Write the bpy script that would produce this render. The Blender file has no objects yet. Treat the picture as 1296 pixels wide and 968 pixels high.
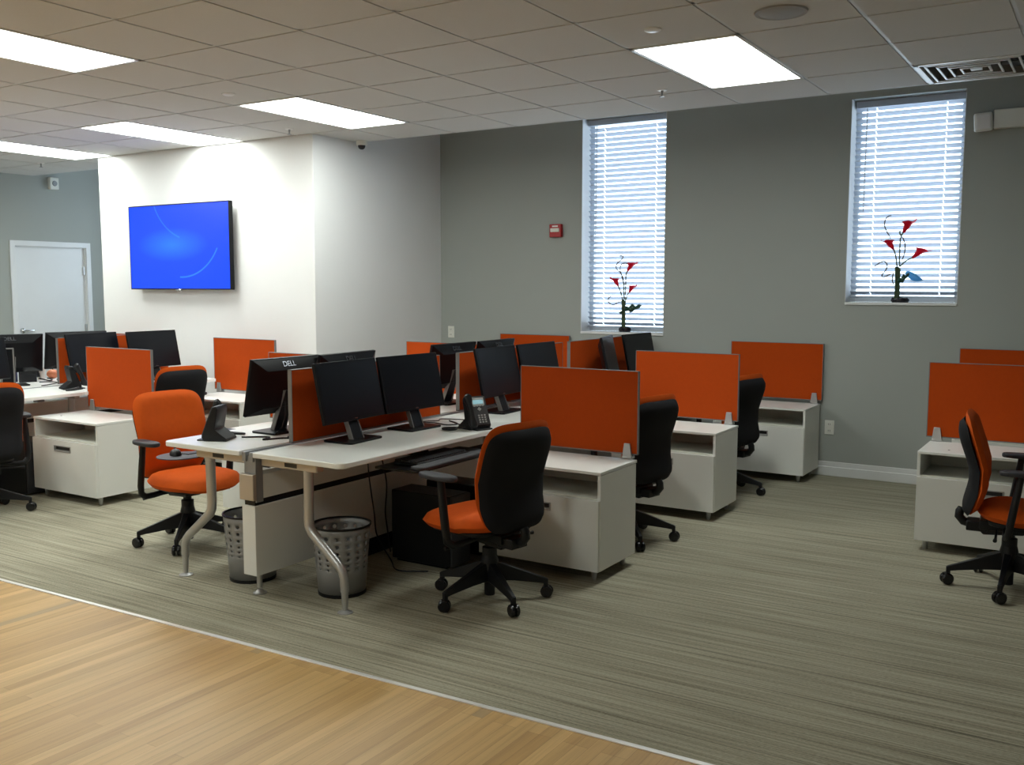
import bpy, bmesh, math, random
from math import sin, cos, pi, radians, sqrt
from mathutils import Vector, Matrix
random.seed(7)
C = bpy.context.scene.collection

# ------------------------------------------------------------------ materials
def mat(name, col, rough=.5, metal=0., bump=0., bscale=200., var=0., vscale=6., coat=0., spec=.5, emis=None, estr=0., sheen=0.):
    m = bpy.data.materials.new(name); m.use_nodes = True
    nt = m.node_tree; b = nt.nodes['Principled BSDF']
    b.inputs['Base Color'].default_value = (*col, 1)
    b.inputs['Roughness'].default_value = rough
    b.inputs['Metallic'].default_value = metal
    b.inputs['Coat Weight'].default_value = coat
    b.inputs['Specular IOR Level'].default_value = spec
    if sheen: b.inputs['Sheen Weight'].default_value = sheen
    if emis:
        b.inputs['Emission Color'].default_value = (*emis, 1); b.inputs['Emission Strength'].default_value = estr
    tc = nt.nodes.new('ShaderNodeTexCoord')
    n = nt.nodes.new('ShaderNodeTexNoise'); n.inputs['Scale'].default_value = vscale; n.inputs['Detail'].default_value = 3
    nt.links.new(tc.outputs['Object'], n.inputs['Vector'])
    mx = nt.nodes.new('ShaderNodeMix'); mx.data_type = 'RGBA'
    v = max(var, .02)
    mx.inputs[6].default_value = (*[c * (1 - v) for c in col], 1)
    mx.inputs[7].default_value = (*[min(1, c * (1 + v)) for c in col], 1)
    nt.links.new(n.outputs['Fac'], mx.inputs[0]); nt.links.new(mx.outputs[2], b.inputs['Base Color'])
    if bump:
        n2 = nt.nodes.new('ShaderNodeTexNoise'); n2.inputs['Scale'].default_value = bscale
        nt.links.new(tc.outputs['Object'], n2.inputs['Vector'])
        bp = nt.nodes.new('ShaderNodeBump'); bp.inputs['Strength'].default_value = bump; bp.inputs['Distance'].default_value = .002
        nt.links.new(n2.outputs['Fac'], bp.inputs['Height']); nt.links.new(bp.outputs['Normal'], b.inputs['Normal'])
    return m

M = {}
M['orange'] = mat('orange_fabric', (.68, .103, .008), .85, bump=.35, bscale=900, var=.07, vscale=40, spec=.2)
M['orange_panel'] = mat('orange_panel_fabric', (.46, .058, .004), .9, bump=.35, bscale=700, var=.06, vscale=60, spec=.15)
M['black'] = mat('black_plastic', (.006, .0065, .008), .42, var=.1, spec=.35)
M['shell'] = mat('black_shell_fabric', (.009, .009, .011), .8, bump=.2, bscale=800, var=.1, spec=.25)
M['pad'] = mat('arm_pad', (.022, .022, .03), .55)
M['wheel'] = mat('wheel_rubber', (.006, .006, .008), .25)
M['white'] = mat('white_laminate', (.80, .80, .76), .38, var=.015)
M['white_in'] = mat('white_interior', (.74, .74, .66), .5)
M['top'] = mat('white_desktop', (.85, .86, .83), .3, var=.015)
M['silver'] = mat('silver_paint', (.50, .50, .50), .38, metal=.75)
M['grey'] = mat('grey_metal', (.30, .31, .32), .45, metal=.4)
M['tan'] = mat('champagne_metal', (.52, .46, .39), .4, metal=.5)
M['frame'] = mat('panel_frame', (.22, .21, .20), .5, metal=.4)
M['monitor'] = mat('monitor_plastic', (.0045, .005, .0065), .36, var=.1, spec=.2)
M['screen_off'] = mat('dark_screen', (.004, .005, .008), .3, spec=.22)
M['chrome'] = mat('chrome', (.75, .75, .75), .15, metal=1)
M['logo'] = mat('badge_grey', (.16, .17, .19), .25, metal=.8)
M['ceil'] = mat('ceiling_tile', (.62, .61, .60), .95, bump=.5, bscale=260, var=.05, vscale=160, spec=.1)
M['tbar'] = mat('ceiling_grid', (.62, .63, .65), .5)
M['wall'] = mat('grey_wall_paint', (.375, .395, .370), .8, bump=.15, bscale=120, var=.02, vscale=3, spec=.2)
M['wallw'] = mat('pale_wall_paint', (.83, .83, .83), .8, bump=.15, bscale=120, var=.02, vscale=3, spec=.2)
M['trim'] = mat('white_trim', (.75, .76, .76), .45)
M['doorp'] = mat('door_paint', (.78, .79, .80), .5)
M['lens'] = mat('light_lens', (.9, .9, .9), .4, emis=(.94, 1, .945), estr=12)
M['fixture'] = mat('fixture_white', (.8, .8, .8), .4)
M['red'] = mat('alarm_red', (.40, .014, .018), .35)
M['plate'] = mat('plate_white', (.78, .78, .72), .4)
M['slot'] = mat('slot_dark', (.03, .03, .03), .5)
M['grille'] = mat('speaker_grille', (.33, .32, .31), .7, bump=.6, bscale=500)
M['vane_shade'] = mat('vane_shaded_grey', (.16, .155, .15), .6)  # white vanes coloured dark to stand for shade inside the diffuser
M['basket'] = mat('basket_metal', (.30, .30, .30), .45, metal=.2)
M['green'] = mat('stem_green', (.045, .075, .03), .5, var=.3, vscale=40)
M['leaf'] = mat('leaf_green', (.012, .055, .03), .35, var=.3, vscale=30)
M['twig'] = mat('twig_brown', (.05, .03, .025), .7)
M['vase'] = mat('vase_dark', (.012, .012, .018), .15)
M['strip'] = mat('metal_strip', (.88, .87, .85), .3, metal=.35)
M['key'] = mat('key_grey', (.035, .036, .04), .5)
M['lcd'] = mat('phone_display', (.25, .45, .5), .2, emis=(.35, .62, .70), estr=.35)
M['button'] = mat('button_silver', (.6, .62, .62), .3, metal=.5)
M['cup'] = mat('cup_white', (.75, .68, .62), .5)
M['peach'] = mat('pumpkin_orange', (.62, .20, .09), .5, var=.1)
M['blue'] = mat('navy_card', (.03, .035, .10), .6)
M['card'] = mat('sticker', (.7, .7, .68), .5)

def node_mat(name):
    m = bpy.data.materials.new(name); m.use_nodes = True
    return m, m.node_tree, m.node_tree.nodes['Principled BSDF']
# carpet: fine lines along x
m, nt, b = node_mat('striped_carpet'); M['carpet'] = m
tc = nt.nodes.new('ShaderNodeTexCoord')
def noise(scale3, detail=2, rough=.5):
    mp = nt.nodes.new('ShaderNodeMapping'); mp.inputs['Scale'].default_value = scale3
    nt.links.new(tc.outputs['Object'], mp.inputs['Vector'])
    n = nt.nodes.new('ShaderNodeTexNoise'); n.inputs['Scale'].default_value = 1; n.inputs['Detail'].default_value = detail; n.inputs['Roughness'].default_value = rough
    nt.links.new(mp.outputs['Vector'], n.inputs['Vector']); return n.outputs['Fac']
def math_(op, a, b_=None):
    n = nt.nodes.new('ShaderNodeMath'); n.operation = op
    for i, v in enumerate((a, b_)):
        if v is None: continue
        if isinstance(v, (int, float)): n.inputs[i].default_value = v
        else: nt.links.new(v, n.inputs[i])
    return n.outputs[0]
def ramp(fac, stops, interp='LINEAR'):
    r = nt.nodes.new('ShaderNodeValToRGB'); nt.links.new(fac, r.inputs[0]); r.color_ramp.interpolation = interp
    e = r.color_ramp.elements
    e[0].position, e[0].color = stops[0][0], (*stops[0][1], 1); e[1].position, e[1].color = stops[-1][0], (*stops[-1][1], 1)
    for p, c in stops[1:-1]:
        x = e.new(p); x.color = (*c, 1)
    return r.outputs[0]
def mix(fac, a, b_, mode='MIX'):
    n = nt.nodes.new('ShaderNodeMix'); n.data_type = 'RGBA'; n.blend_type = mode
    for i, v in ((0, fac), (6, a), (7, b_)):
        if isinstance(v, (int, float)): n.inputs[i].default_value = v
        elif isinstance(v, tuple): n.inputs[i].default_value = (*v, 1)
        else: nt.links.new(v, n.inputs[i])
    return n.outputs[2]
s1 = noise((1.1, 95, 1), 3, .65)
s2 = noise((70, 300, 1), 2, .7)
s3 = noise((.25, 3.2, 1), 1)
s4 = noise((.8, 14, 1), 2)
v = math_('ADD', math_('MULTIPLY', s1, .56), math_('ADD', math_('MULTIPLY', s2, .32), math_('MULTIPLY', s4, .14)))
col = ramp(v, [(.36, (.125, .112, .080)), (.46, (.275, .253, .188)), (.55, (.385, .358, .270)), (.68, (.51, .475, .37))])
# thin seam lines between the carpet planks
mp = nt.nodes.new('ShaderNodeSeparateXYZ'); nt.links.new(tc.outputs['Object'], mp.inputs[0])
sm = math_('LESS_THAN', math_('FRACT', math_('MULTIPLY', mp.outputs[1], 4.0)), .035)
col = mix(math_('MULTIPLY', sm, .42), col, (.08, .07, .055))
nt.links.new(col, b.inputs['Base Color']); b.inputs['Roughness'].default_value = .95; b.inputs['Specular IOR Level'].default_value = .1
bp = nt.nodes.new('ShaderNodeBump'); bp.inputs['Strength'].default_value = .5; bp.inputs['Distance'].default_value = .003
nt.links.new(v, bp.inputs['Height']); nt.links.new(bp.outputs[0], b.inputs['Normal'])
# wood planks along y
m, nt, b = node_mat('oak_planks'); M['wood'] = m
tc = nt.nodes.new('ShaderNodeTexCoord')
mp = nt.nodes.new('ShaderNodeMapping'); mp.inputs['Rotation'].default_value = (0, 0, radians(90)); nt.links.new(tc.outputs['Object'], mp.inputs['Vector'])
def brick(c1, c2, mortar, msize, w=.95, h=.083, bias=0):
    br = nt.nodes.new('ShaderNodeTexBrick'); nt.links.new(mp.outputs[0], br.inputs['Vector'])
    br.inputs['Color1'].default_value = (*c1, 1); br.inputs['Color2'].default_value = (*c2, 1); br.inputs['Mortar'].default_value = (*mortar, 1)
    br.inputs['Scale'].default_value = 1; br.inputs['Mortar Size'].default_value = msize; br.inputs['Brick Width'].default_value = w; br.inputs['Row Height'].default_value = h
    br.inputs['Bias'].default_value = bias; br.offset = .37; br.offset_frequency = 1; br.squash = 1.25; br.squash_frequency = 3
    return br.outputs['Color']
base = brick((.54, .330, .128), (.69, .450, .190), (.30, .17, .065), .0005, 1.15, .047)
g1 = noise((48, 1.6, 1), 4, .65); g2 = noise((7, .7, 1), 2); g3 = noise((160, 5, 1), 2)
col = mix(.45, base, ramp(g1, [(.32, (.62, .60, .56)), (.55, (1, 1, 1)), (.7, (1.0, .97, .92))]), 'MULTIPLY')
col = mix(.5, col, ramp(g2, [(.3, (.72, .72, .74)), (.6, (1, 1, 1))]), 'MULTIPLY')
dark = brick((0, 0, 0), (1, 1, 1), (0, 0, 0), 0, 1.15, .047)
col = mix(math_('MULTIPLY', math_('GREATER_THAN', dark, .955), .5), col, (.24, .185, .12))
nt.links.new(col, b.inputs['Base Color']); b.inputs['Roughness'].default_value = .38; b.inputs['Specular IOR Level'].default_value = .32
bp = nt.nodes.new('ShaderNodeBump'); bp.inputs['Strength'].default_value = .15; bp.inputs['Distance'].default_value = .001
nt.links.new(g3, bp.inputs['Height']); nt.links.new(bp.outputs[0], b.inputs['Normal'])
# tv picture: deep blue with a pale swirl
m, nt, b = node_mat('tv_picture'); M['tv'] = m
tc = nt.nodes.new('ShaderNodeTexCoord')
def ringfac(cx, cz, rx, rz, wdt):
    s = nt.nodes.new('ShaderNodeSeparateXYZ'); nt.links.new(tc.outputs['Object'], s.inputs[0])
    dx = math_('DIVIDE', math_('SUBTRACT', s.outputs[0], cx), rx); dz = math_('DIVIDE', math_('SUBTRACT', s.outputs[2], cz), rz)
    r = math_('SQRT', math_('ADD', math_('MULTIPLY', dx, dx), math_('MULTIPLY', dz, dz)))
    d = math_('ABSOLUTE', math_('SUBTRACT', r, 1))
    k = math_('MAXIMUM', math_('SUBTRACT', 1, math_('DIVIDE', d, wdt)), 0)
    return r, k, s
r0, k0, s0 = ringfac(-.08, .02, .5, .16, 1)
glow = math_('MAXIMUM', math_('SUBTRACT', 1, r0), 0)
r1, k1, s1_ = ringfac(.05, .22, .55, .50, .02)
k1 = math_('MULTIPLY', k1, math_('MULTIPLY', math_('GREATER_THAN', s1_.outputs[0], .02), math_('LESS_THAN', s1_.outputs[2], -.02)))
r2, k2, s2_ = ringfac(.25, .55, .60, .50, .02)
k2 = math_('MULTIPLY', k2, math_('LESS_THAN', s2_.outputs[0], .03))
fac = math_('ADD', math_('MULTIPLY', glow, .30), math_('ADD', math_('MULTIPLY', k1, .45), math_('MULTIPLY', k2, .25)))
col = mix(fac, (0, .055, 1.0), (.05, .42, 1.0))
nt.links.new(col, b.inputs['Emission Color']); b.inputs['Emission Strength'].default_value = 1.0
b.inputs['Base Color'].default_value = (.005, .005, .01, 1); b.inputs['Roughness'].default_value = .25
# slats: a little light passes through
def trans_mat(name, col, tcol, f, rough=.5):
    m = bpy.data.materials.new(name); m.use_nodes = True; nt = m.node_tree
    o = nt.nodes['Material Output']; b = nt.nodes['Principled BSDF']; b.inputs['Base Color'].default_value = (*col, 1); b.inputs['Roughness'].default_value = rough
    n = nt.nodes.new('ShaderNodeTexNoise'); n.inputs['Scale'].default_value = 30
    mx0 = nt.nodes.new('ShaderNodeMix'); mx0.data_type = 'RGBA'; mx0.inputs[6].default_value = (*[c * .94 for c in col], 1); mx0.inputs[7].default_value = (*col, 1)
    nt.links.new(n.outputs['Fac'], mx0.inputs[0]); nt.links.new(mx0.outputs[2], b.inputs['Base Color'])
    t = nt.nodes.new('ShaderNodeBsdfTranslucent'); t.inputs['Color'].default_value = (*tcol, 1)
    mx = nt.nodes.new('ShaderNodeMixShader'); mx.inputs[0].default_value = f
    nt.links.new(b.outputs[0], mx.inputs[1]); nt.links.new(t.outputs[0], mx.inputs[2]); nt.links.new(mx.outputs[0], o.inputs['Surface'])
    return m
M['slat'] = trans_mat('blind_slat', (.46, .51, .59), (.5, .62, .78), .05)
M['petal'] = trans_mat('calla_petal', (.60, .014, .05), (.95, .04, .14), .65)
M['leaf_daylit'] = trans_mat('daylit_leaf', (.12, .30, .42), (.25, .55, .8), .5)  # bluish window light on the leaf is put into its colour
m = bpy.data.materials.new('window_glass'); m.use_nodes = True; nt = m.node_tree; M['glass'] = m
o = nt.nodes['Material Output']; t = nt.nodes.new('ShaderNodeBsdfTransparent'); g = nt.nodes.new('ShaderNodeBsdfGlossy'); g.inputs['Roughness'].default_value = .02
mx = nt.nodes.new('ShaderNodeMixShader'); mx.inputs[0].default_value = .06
nt.links.new(t.outputs[0], mx.inputs[1]); nt.links.new(g.outputs[0], mx.inputs[2]); nt.links.new(mx.outputs[0], o.inputs['Surface'])
m = bpy.data.materials.new('clear_cover'); m.use_nodes = True

# ------------------------------------------------------------------ mesh helper
class MB:
    def __init__(s): s.v = []; s.f = []
    def add(s, vs, fs, mtx=None):
        o = len(s.v)
        s.v += [tuple(mtx @ Vector(p)) if mtx else tuple(p) for p in vs]
        s.f += [tuple(o + i for i in f) for f in fs]; return s
    def box(s, x0, x1, y0, y1, z0, z1, mtx=None):
        x0, x1 = min(x0, x1), max(x0, x1); y0, y1 = min(y0, y1), max(y0, y1); z0, z1 = min(z0, z1), max(z0, z1)
        v = [(x, y, z) for z in (z0, z1) for y in (y0, y1) for x in (x0, x1)]
        return s.add(v, [(0, 2, 3, 1), (4, 5, 7, 6), (0, 1, 5, 4), (2, 6, 7, 3), (0, 4, 6, 2), (1, 3, 7, 5)], mtx)
    def prism(s, poly, z0, z1, mtx=None):
        n = len(poly)
        v = [(x, y, z0) for x, y in poly] + [(x, y, z1) for x, y in poly]
        f = [tuple(reversed(range(n))), tuple(range(n, 2 * n))] + [(i, (i + 1) % n, n + (i + 1) % n, n + i) for i in range(n)]
        return s.add(v, f, mtx)
    def tube(s, pts, r, seg=10, cap=True, sy=1.):
        pts = [Vector(p) for p in pts]; n = len(pts)
        rs = r if isinstance(r, (list, tuple)) else [r] * n
        o = len(s.v); up = None
        for i, p in enumerate(pts):
            t = ((pts[min(i + 1, n - 1)] - p).normalized() + (p - pts[max(i - 1, 0)]).normalized()).normalized()
            if up is None: up = t.orthogonal().normalized() if abs(t.z) > .9 else Vector((0, 0, 1))
            a = t.cross(up).normalized(); up = a.cross(t).normalized()
            for k in range(seg):
                q = p + (a * cos(2 * pi * k / seg) + up * sin(2 * pi * k / seg) * sy) * rs[i]
                s.v.append(tuple(q))
        for i in range(n - 1):
            for k in range(seg):
                a_, b_ = o + i * seg + k, o + i * seg + (k + 1) % seg
                s.f.append((a_, b_, b_ + seg, a_ + seg))
        if cap:
            s.f.append(tuple(reversed(range(o, o + seg)))); s.f.append(tuple(range(o + (n - 1) * seg, o + n * seg)))
        return s
    def lathe(s, prof, seg=24, mtx=None, closed=False):
        v = []; f = []; n = len(prof)
        for r, z in prof:
            for k in range(seg): v.append((r * cos(2 * pi * k / seg), r * sin(2 * pi * k / seg), z))
        for i in range(n - 1 + (1 if closed else 0)):
            j = (i + 1) % n
            for k in range(seg):
                k2 = (k + 1) % seg
                f.append((i * seg + k, i * seg + k2, j * seg + k2, j * seg + k))
        if not closed:
            if prof[0][0] > 1e-4: f.append(tuple(reversed(range(seg))))
            if prof[-1][0] > 1e-4: f.append(tuple(range((n - 1) * seg, n * seg)))
        return s.add(v, f, mtx)
    def build(s, name, m, parent=None, bevel=0., smooth=False, sub=0, loc=None, rot=None, seg=2):
        me = bpy.data.meshes.new(name); me.from_pydata(s.v, [], s.f); me.update(); me.validate()
        if isinstance(m, str): m = M[m]
        me.materials.append(m)
        o = bpy.data.objects.new(name, me); C.objects.link(o)
        if smooth or bevel:
            for p in me.polygons: p.use_smooth = True
            me.set_sharp_from_angle(angle=radians(40))
        if bevel:
            b = o.modifiers.new('bevel', 'BEVEL'); b.width = bevel; b.segments = seg; b.limit_method = 'ANGLE'; b.harden_normals = False
        if sub:
            d = o.modifiers.new('sub', 'SUBSURF'); d.levels = sub; d.render_levels = sub
        if parent: o.parent = parent
        if loc is not None: o.location = loc
        if rot is not None: o.rotation_euler = rot
        return o
def T(x=0, y=0, z=0): return Matrix.Translation((x, y, z))
def RX(a): return Matrix.Rotation(a, 4, 'X')
def RY(a): return Matrix.Rotation(a, 4, 'Y')
def RZ(a): return Matrix.Rotation(a, 4, 'Z')
def bx(*a): return MB().box(*a)

def tag(o, label, cat, group=None):
    o['label'] = label; o['category'] = cat
    if group: o['group'] = group
    return o
def thing(name, label, cat, loc=(0, 0, 0), rz=0, group=None):
    o = bpy.data.objects.new(name, None); C.objects.link(o); o.empty_display_size = .1
    o.location = loc; o.rotation_euler = (0, 0, rz)
    return tag(o, label, cat, group)
def struct(o): o['kind'] = 'structure'; return o
def dup(root, loc, rz, label, group=None):
    kids = {}
    for o in bpy.data.objects:
        if o.parent: kids.setdefault(o.parent.name, []).append(o)
    def rec(o, parent):
        c = o.copy(); C.objects.link(c)
        if parent: c.parent = parent
        for k in kids.get(o.name, []): rec(k, c)
        return c
    r = rec(root, None); r.location = loc; r.rotation_euler = (0, 0, rz)
    r['label'] = label
    if group: r['group'] = group
    elif 'group' in r: del r['group']
    return r
def child(o, name):
    for k in o.children:
        if k.name.split('.')[0] == name: return k
def text_mesh(txt, name, m, size, parent, loc, rot, ext=.0006):
    cu = bpy.data.curves.new(name, 'FONT'); cu.body = txt; cu.size = size; cu.extrude = ext; cu.align_x = 'CENTER'; cu.align_y = 'CENTER'; cu.offset = size * .02
    t = bpy.data.objects.new(name + '_src', cu); C.objects.link(t)
    dg = bpy.context.evaluated_depsgraph_get(); me = bpy.data.meshes.new_from_object(t.evaluated_get(dg))
    bpy.data.objects.remove(t); me.name = name; me.materials.clear(); me.materials.append(M[m])
    o = bpy.data.objects.new(name, me); C.objects.link(o); o.parent = parent; o.location = loc; o.rotation_euler = rot
    return o

# ------------------------------------------------------------------ camera
CH = 1.52524
f_, yaw, pit, rol = 1219.089, -.5602, .1000, .0010
import_p = (f_, yaw, pit, rol)
cy_, sy_, cp_, sp_ = cos(yaw), sin(yaw), cos(pit), sin(pit)
F = Vector((sy_ * cp_, cy_ * cp_, -sp_)); R = Vector((cy_, -sy_, 0)); U = R.cross(F)
R2 = cos(rol) * R + sin(rol) * U; U2 = -sin(rol) * R + cos(rol) * U
cam = bpy.data.cameras.new('camera'); co = bpy.data.objects.new('camera', cam); C.objects.link(co)
cam.sensor_fit = 'HORIZONTAL'; cam.sensor_width = 36; cam.lens = f_ / 1296 * 36; cam.clip_start = .05
mw = Matrix.Identity(4)
for i in range(3): mw[i][0], mw[i][1], mw[i][2] = R2[i], U2[i], -F[i]
mw[2][3] = CH; co.matrix_world = mw
bpy.context.scene.camera = co

# ------------------------------------------------------------------ room
XL, XR, YF, YB = -10.75, 3.0, -3.0, 7.884
ZC, ZT = 2.789, 3.45
YE = 6.655                       # edge of the tiled ceiling
def ystrip(x): return 2.83 + (x + 1.0) * .0265      # the metal strip runs very slightly out of square
xa, xb = XL - .1, XR + .1
struct(MB().prism([(xa, ystrip(xa)), (xb, ystrip(xb)), (xb, YB + .25), (xa, YB + .25)], -.08, 0).build('floor', 'carpet'))
struct(MB().prism([(xa, YF - .1), (xb, YF - .1), (xb, ystrip(xb)), (xa, ystrip(xa))], -.08, -.0015).build('floor_wood', 'wood'))
struct(MB().prism([(xa, ystrip(xa) - .012), (xb, ystrip(xb) - .012), (xb, ystrip(xb) + .008), (xa, ystrip(xa) + .008)], -.002, .0035).build('trim_1', 'strip', bevel=.0015))

# walls
W1 = (-4.195, -3.375, 1.11, 3.03); W2 = (-1.835, -1.02, 1.40, 2.965)
YO = 8.10
w = MB()
w.box(-5.79, W1[0], YB, YO, 0, ZT); w.box(W1[1], W2[0], YB, YO, 0, ZT); w.box(W2[1], XR, YB, YO, 0, ZT)
for W in (W1, W2): w.box(W[0], W[1], YB, YO, 0, W[2] - .02); w.box(W[0], W[1], YB, YO, W[3], ZT)
struct(w.build('wall_back', 'wall'))
W3_ADDED = (-10.25, -9.45, 1.11, 3.03)  # unseen window opening, added to throw bluish light on the door wall
w = MB(); w.box(XL, W3_ADDED[0], YB, YO, 0, ZT).box(W3_ADDED[1], -8.685, YB, YO, 0, ZT).box(W3_ADDED[0], W3_ADDED[1], YB, YO, 0, W3_ADDED[2] - .02).box(W3_ADDED[0], W3_ADDED[1], YB, YO, W3_ADDED[3], ZT)
struct(w.build('wall_rear', 'wall'))
struct(bx(-8.685, -5.79, 6.082, YO, 0, ZT).build('wall_middle', 'wallw', bevel=.004))
DY0, DY1, DZ = 6.40, 7.31, 1.985
w = MB(); w.box(XL - .12, XL, YF, DY0, 0, ZT); w.box(XL - .12, XL, DY1, YO, 0, ZT); w.box(XL - .12, XL, DY0, DY1, DZ, ZT); w.box(XL - .14, XL - .12, DY0, DY1, 0, DZ)
struct(w.build('wall_left', 'wall'))
struct(bx(XR, XR + .12, YF, YO, 0, ZT).build('wall_right', 'wall'))
struct(bx(XL, XR, YF - .12, YF, 0, ZT).build('wall_front', 'wallw'))
def baseboard(name, mb): struct(mb.build(name, 'trim', bevel=.004))
def bb_y(mb, x0, x1, y, s=-1):      # along x, on a wall facing -y
    mb.box(x0, x1, y, y + s * .012, 0, .115); mb.box(x0, x1, y, y + s * .019, 0, .075); return mb
baseboard('baseboard_back', bb_y(MB(), -5.79, XR, YB))
baseboard('baseboard_middle', bb_y(MB(), -8.685, -5.77, 6.082).box(-5.79, -5.775, 6.07, YB, 0, .115))
baseboard('baseboard_left', MB().box(XL, XL + .014, YF, 6.33, 0, .115).box(XL, XL + .014, 7.38, YB, 0, .115))
baseboard('baseboard_right', MB().box(XR - .014, XR, YF, YB, 0, .115))

# ceiling: lay-in tiles hanging just below the grid, one mesh
GX, GY, G = -4.133, 3.016, .61
LIGHTS = [(3, 3), (-2, 3), (-5, 3), (-8, 3), (-2, -1), (-6, -1), (-10, -1), (-2, -6), (3, -6), (-7, -6)]
holes = set()
for i, j in LIGHTS: holes |= {(i, j), (i, j + 1)}
DIF = (5, 5); holes.add(DIF)
tiles = MB(); g = .011
for i in range(-12, 13):
    for j in range(-11, 7):
        x0, x1 = GX + i * G, GX + (i + 1) * G; y0, y1 = GY + j * G, GY + (j + 1) * G
        if (i, j) in holes: continue
        x0, x1, y0, y1 = max(x0 + g, XL), min(x1 - g, XR), max(y0 + g, YF), min(y1 - g, YE)
        if x1 - x0 < .03 or y1 - y0 < .03: continue
        tiles.box(x0, x1, y0, y1, ZC, ZC + .02)
struct(tiles.build('ceiling', 'ceil'))
bars = MB()
for i in range(-11, 13):
    x = GX + i * G
    bars.box(x - .014, x + .014, YF, YE, ZC + .0045, ZC + .03)
for j in range(-10, 7):
    y = GY + j * G
    if y < YE: bars.box(XL, XR, y - .014, y + .014, ZC + .0045, ZC + .03)
bars.box(XL, XR, YE - .006, YE + .004, ZC - .002, ZT)
struct(bars.build('trim_2', 'tbar'))
struct(bx(XL, XR, YF, YO, ZT, ZT + .05).build('ceiling_upper', 'wall'))
struct(bx(XL, XR, YF, YE - .006, ZC + .12, ZC + .14).build('ceiling_deck', 'ceil'))

# ceiling lights
LL = {0: 'glowing ceiling panel light nearest the blinded windows, beside the round speaker', 1: 'glowing ceiling panel light in front of the pale corner with the dome camera',
      2: 'glowing ceiling panel light touching the pale wall above the television', 3: 'glowing ceiling panel light at the outer edge of the television wall, toward the white door',
      4: 'largest glowing ceiling panel light, cut off by the picture edge, high above the door'}
root = None
for k, (i, j) in enumerate(LIGHTS):
    x, y = GX + (i + .5) * G, GY + (j + 1) * G
    if root is None:
        root = thing('ceiling_light', LL[0], 'ceiling light', (x, y, ZC), 0, 'ceiling panel lights')
        fr = MB(); a, b_ = .302, .607; t = .022
        for s in (-1, 1):
            fr.box(s * a, s * (a - t), -b_, b_, -.004, .03); fr.box(-a, a, s * b_, s * (b_ - t), -.004, .03)
        fr.build('frame', 'fixture', root, bevel=.002)
        MB().box(-a + t, a - t, -b_ + t, b_ - t, .0, .012).build('lens', 'lens', root)
    else:
        dup(root, (x, y, ZC), 0, LL.get(k, 'glowing ceiling panel light outside the picture'), 'ceiling panel lights' if k < 5 else 'ceiling panel lights outside the picture')
# diffuser
x0, y0 = GX + DIF[0] * G, GY + DIF[1] * G
df = thing('air_diffuser', 'square white ceiling air diffuser with nested vanes above the wider-looking blinded window', 'air vent', (x0 + .305, y0 + .295, ZC))
fr = MB(); H = .300
for s in (-1, 1):
    fr.box(s * H, s * (H - .03), -H, H, -.004, .02); fr.box(-H, H, s * H, s * (H - .03), -.004, .02)
fr.build('frame', 'fixture', df, bevel=.002)
MB().box(-H, H, -H, H, .085, .09).build('duct_opening', 'slot', df)
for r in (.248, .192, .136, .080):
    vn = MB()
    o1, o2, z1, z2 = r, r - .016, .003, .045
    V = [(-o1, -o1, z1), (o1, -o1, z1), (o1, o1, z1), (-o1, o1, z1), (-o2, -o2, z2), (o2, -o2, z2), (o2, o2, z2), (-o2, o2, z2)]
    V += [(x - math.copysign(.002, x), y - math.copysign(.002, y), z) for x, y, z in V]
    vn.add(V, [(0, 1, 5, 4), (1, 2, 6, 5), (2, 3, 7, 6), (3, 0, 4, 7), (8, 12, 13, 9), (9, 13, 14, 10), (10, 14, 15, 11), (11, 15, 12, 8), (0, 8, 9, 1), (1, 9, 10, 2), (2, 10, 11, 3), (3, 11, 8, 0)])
    vo = vn.build('vane', 'vane_shade', df)  # recess shade is put into the vane colour
    lp = MB()
    for q in (-1, 1): lp.box(q * r, q * (r - .012), -r, r, -.004, .003).box(-r + .012, r - .012, q * r, q * (r - .012), -.004, .003)
    lp.build('vane_lip', 'fixture', vo)
bx(-.03, .03, -.03, .03, .0, .02).build('centre_plate', 'fixture', df)
# speaker, sprinklers, caps, camera
sp = thing('ceiling_speaker', 'round grey ceiling speaker grille between the window lights', 'speaker', (-1.395, 4.565, ZC))
MB().lathe([(0, -.004), (.100, -.007), (.104, -.004)], 40).build('grille', 'grille', sp, smooth=True)
MB().lathe([(.100, -.006), (.118, -.008), (.122, 0), (.1, .0)], 40, closed=True).build('rim', 'grille', sp, smooth=True)
def cap(x, y, label):
    tag(MB().lathe([(0, -.012), (.03, -.012), (.042, -.006), (.044, 0), (0, 0)], 24).build('sprinkler_cover', 'fixture', smooth=True, loc=(x, y, ZC)), label, 'sprinkler cover', 'flat sprinkler covers')
cap(-2.023, 4.531, 'flat white sprinkler cover disc beside the panel light near the windows')
cap(-5.063, 4.537, 'flat white sprinkler cover disc beside the panel light near the pale corner')
def sprinkler(x, y, label):
    s = thing('sprinkler', label, 'sprinkler', (x, y, ZC), 0, 'fire sprinklers')
    MB().lathe([(0, -.006), (.03, -.006), (.036, 0), (0, 0)], 20).build('escutcheon', 'fixture', s, smooth=True)
    MB().lathe([(0, -.045), (.018, -.045), (.018, -.041), (.006, -.04), (.007, -.02), (.009, -.005), (0, -.005)], 14).build('sprinkler_head', 'grey', s, smooth=True)
sprinkler(-2.577, 5.936, 'small pendent fire sprinkler on the ceiling just above the tall narrow window')
sprinkler(-5.773, 5.80, 'small pendent fire sprinkler on the ceiling just above the pale wall corner')
sprinkler(-9.55, 6.02, 'small pendent fire sprinkler on the ceiling above the white door')
dc = thing('dome_camera', 'small white dome security camera under the ceiling edge at the pale wall', 'camera', (-5.70, 6.60, ZC))
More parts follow.
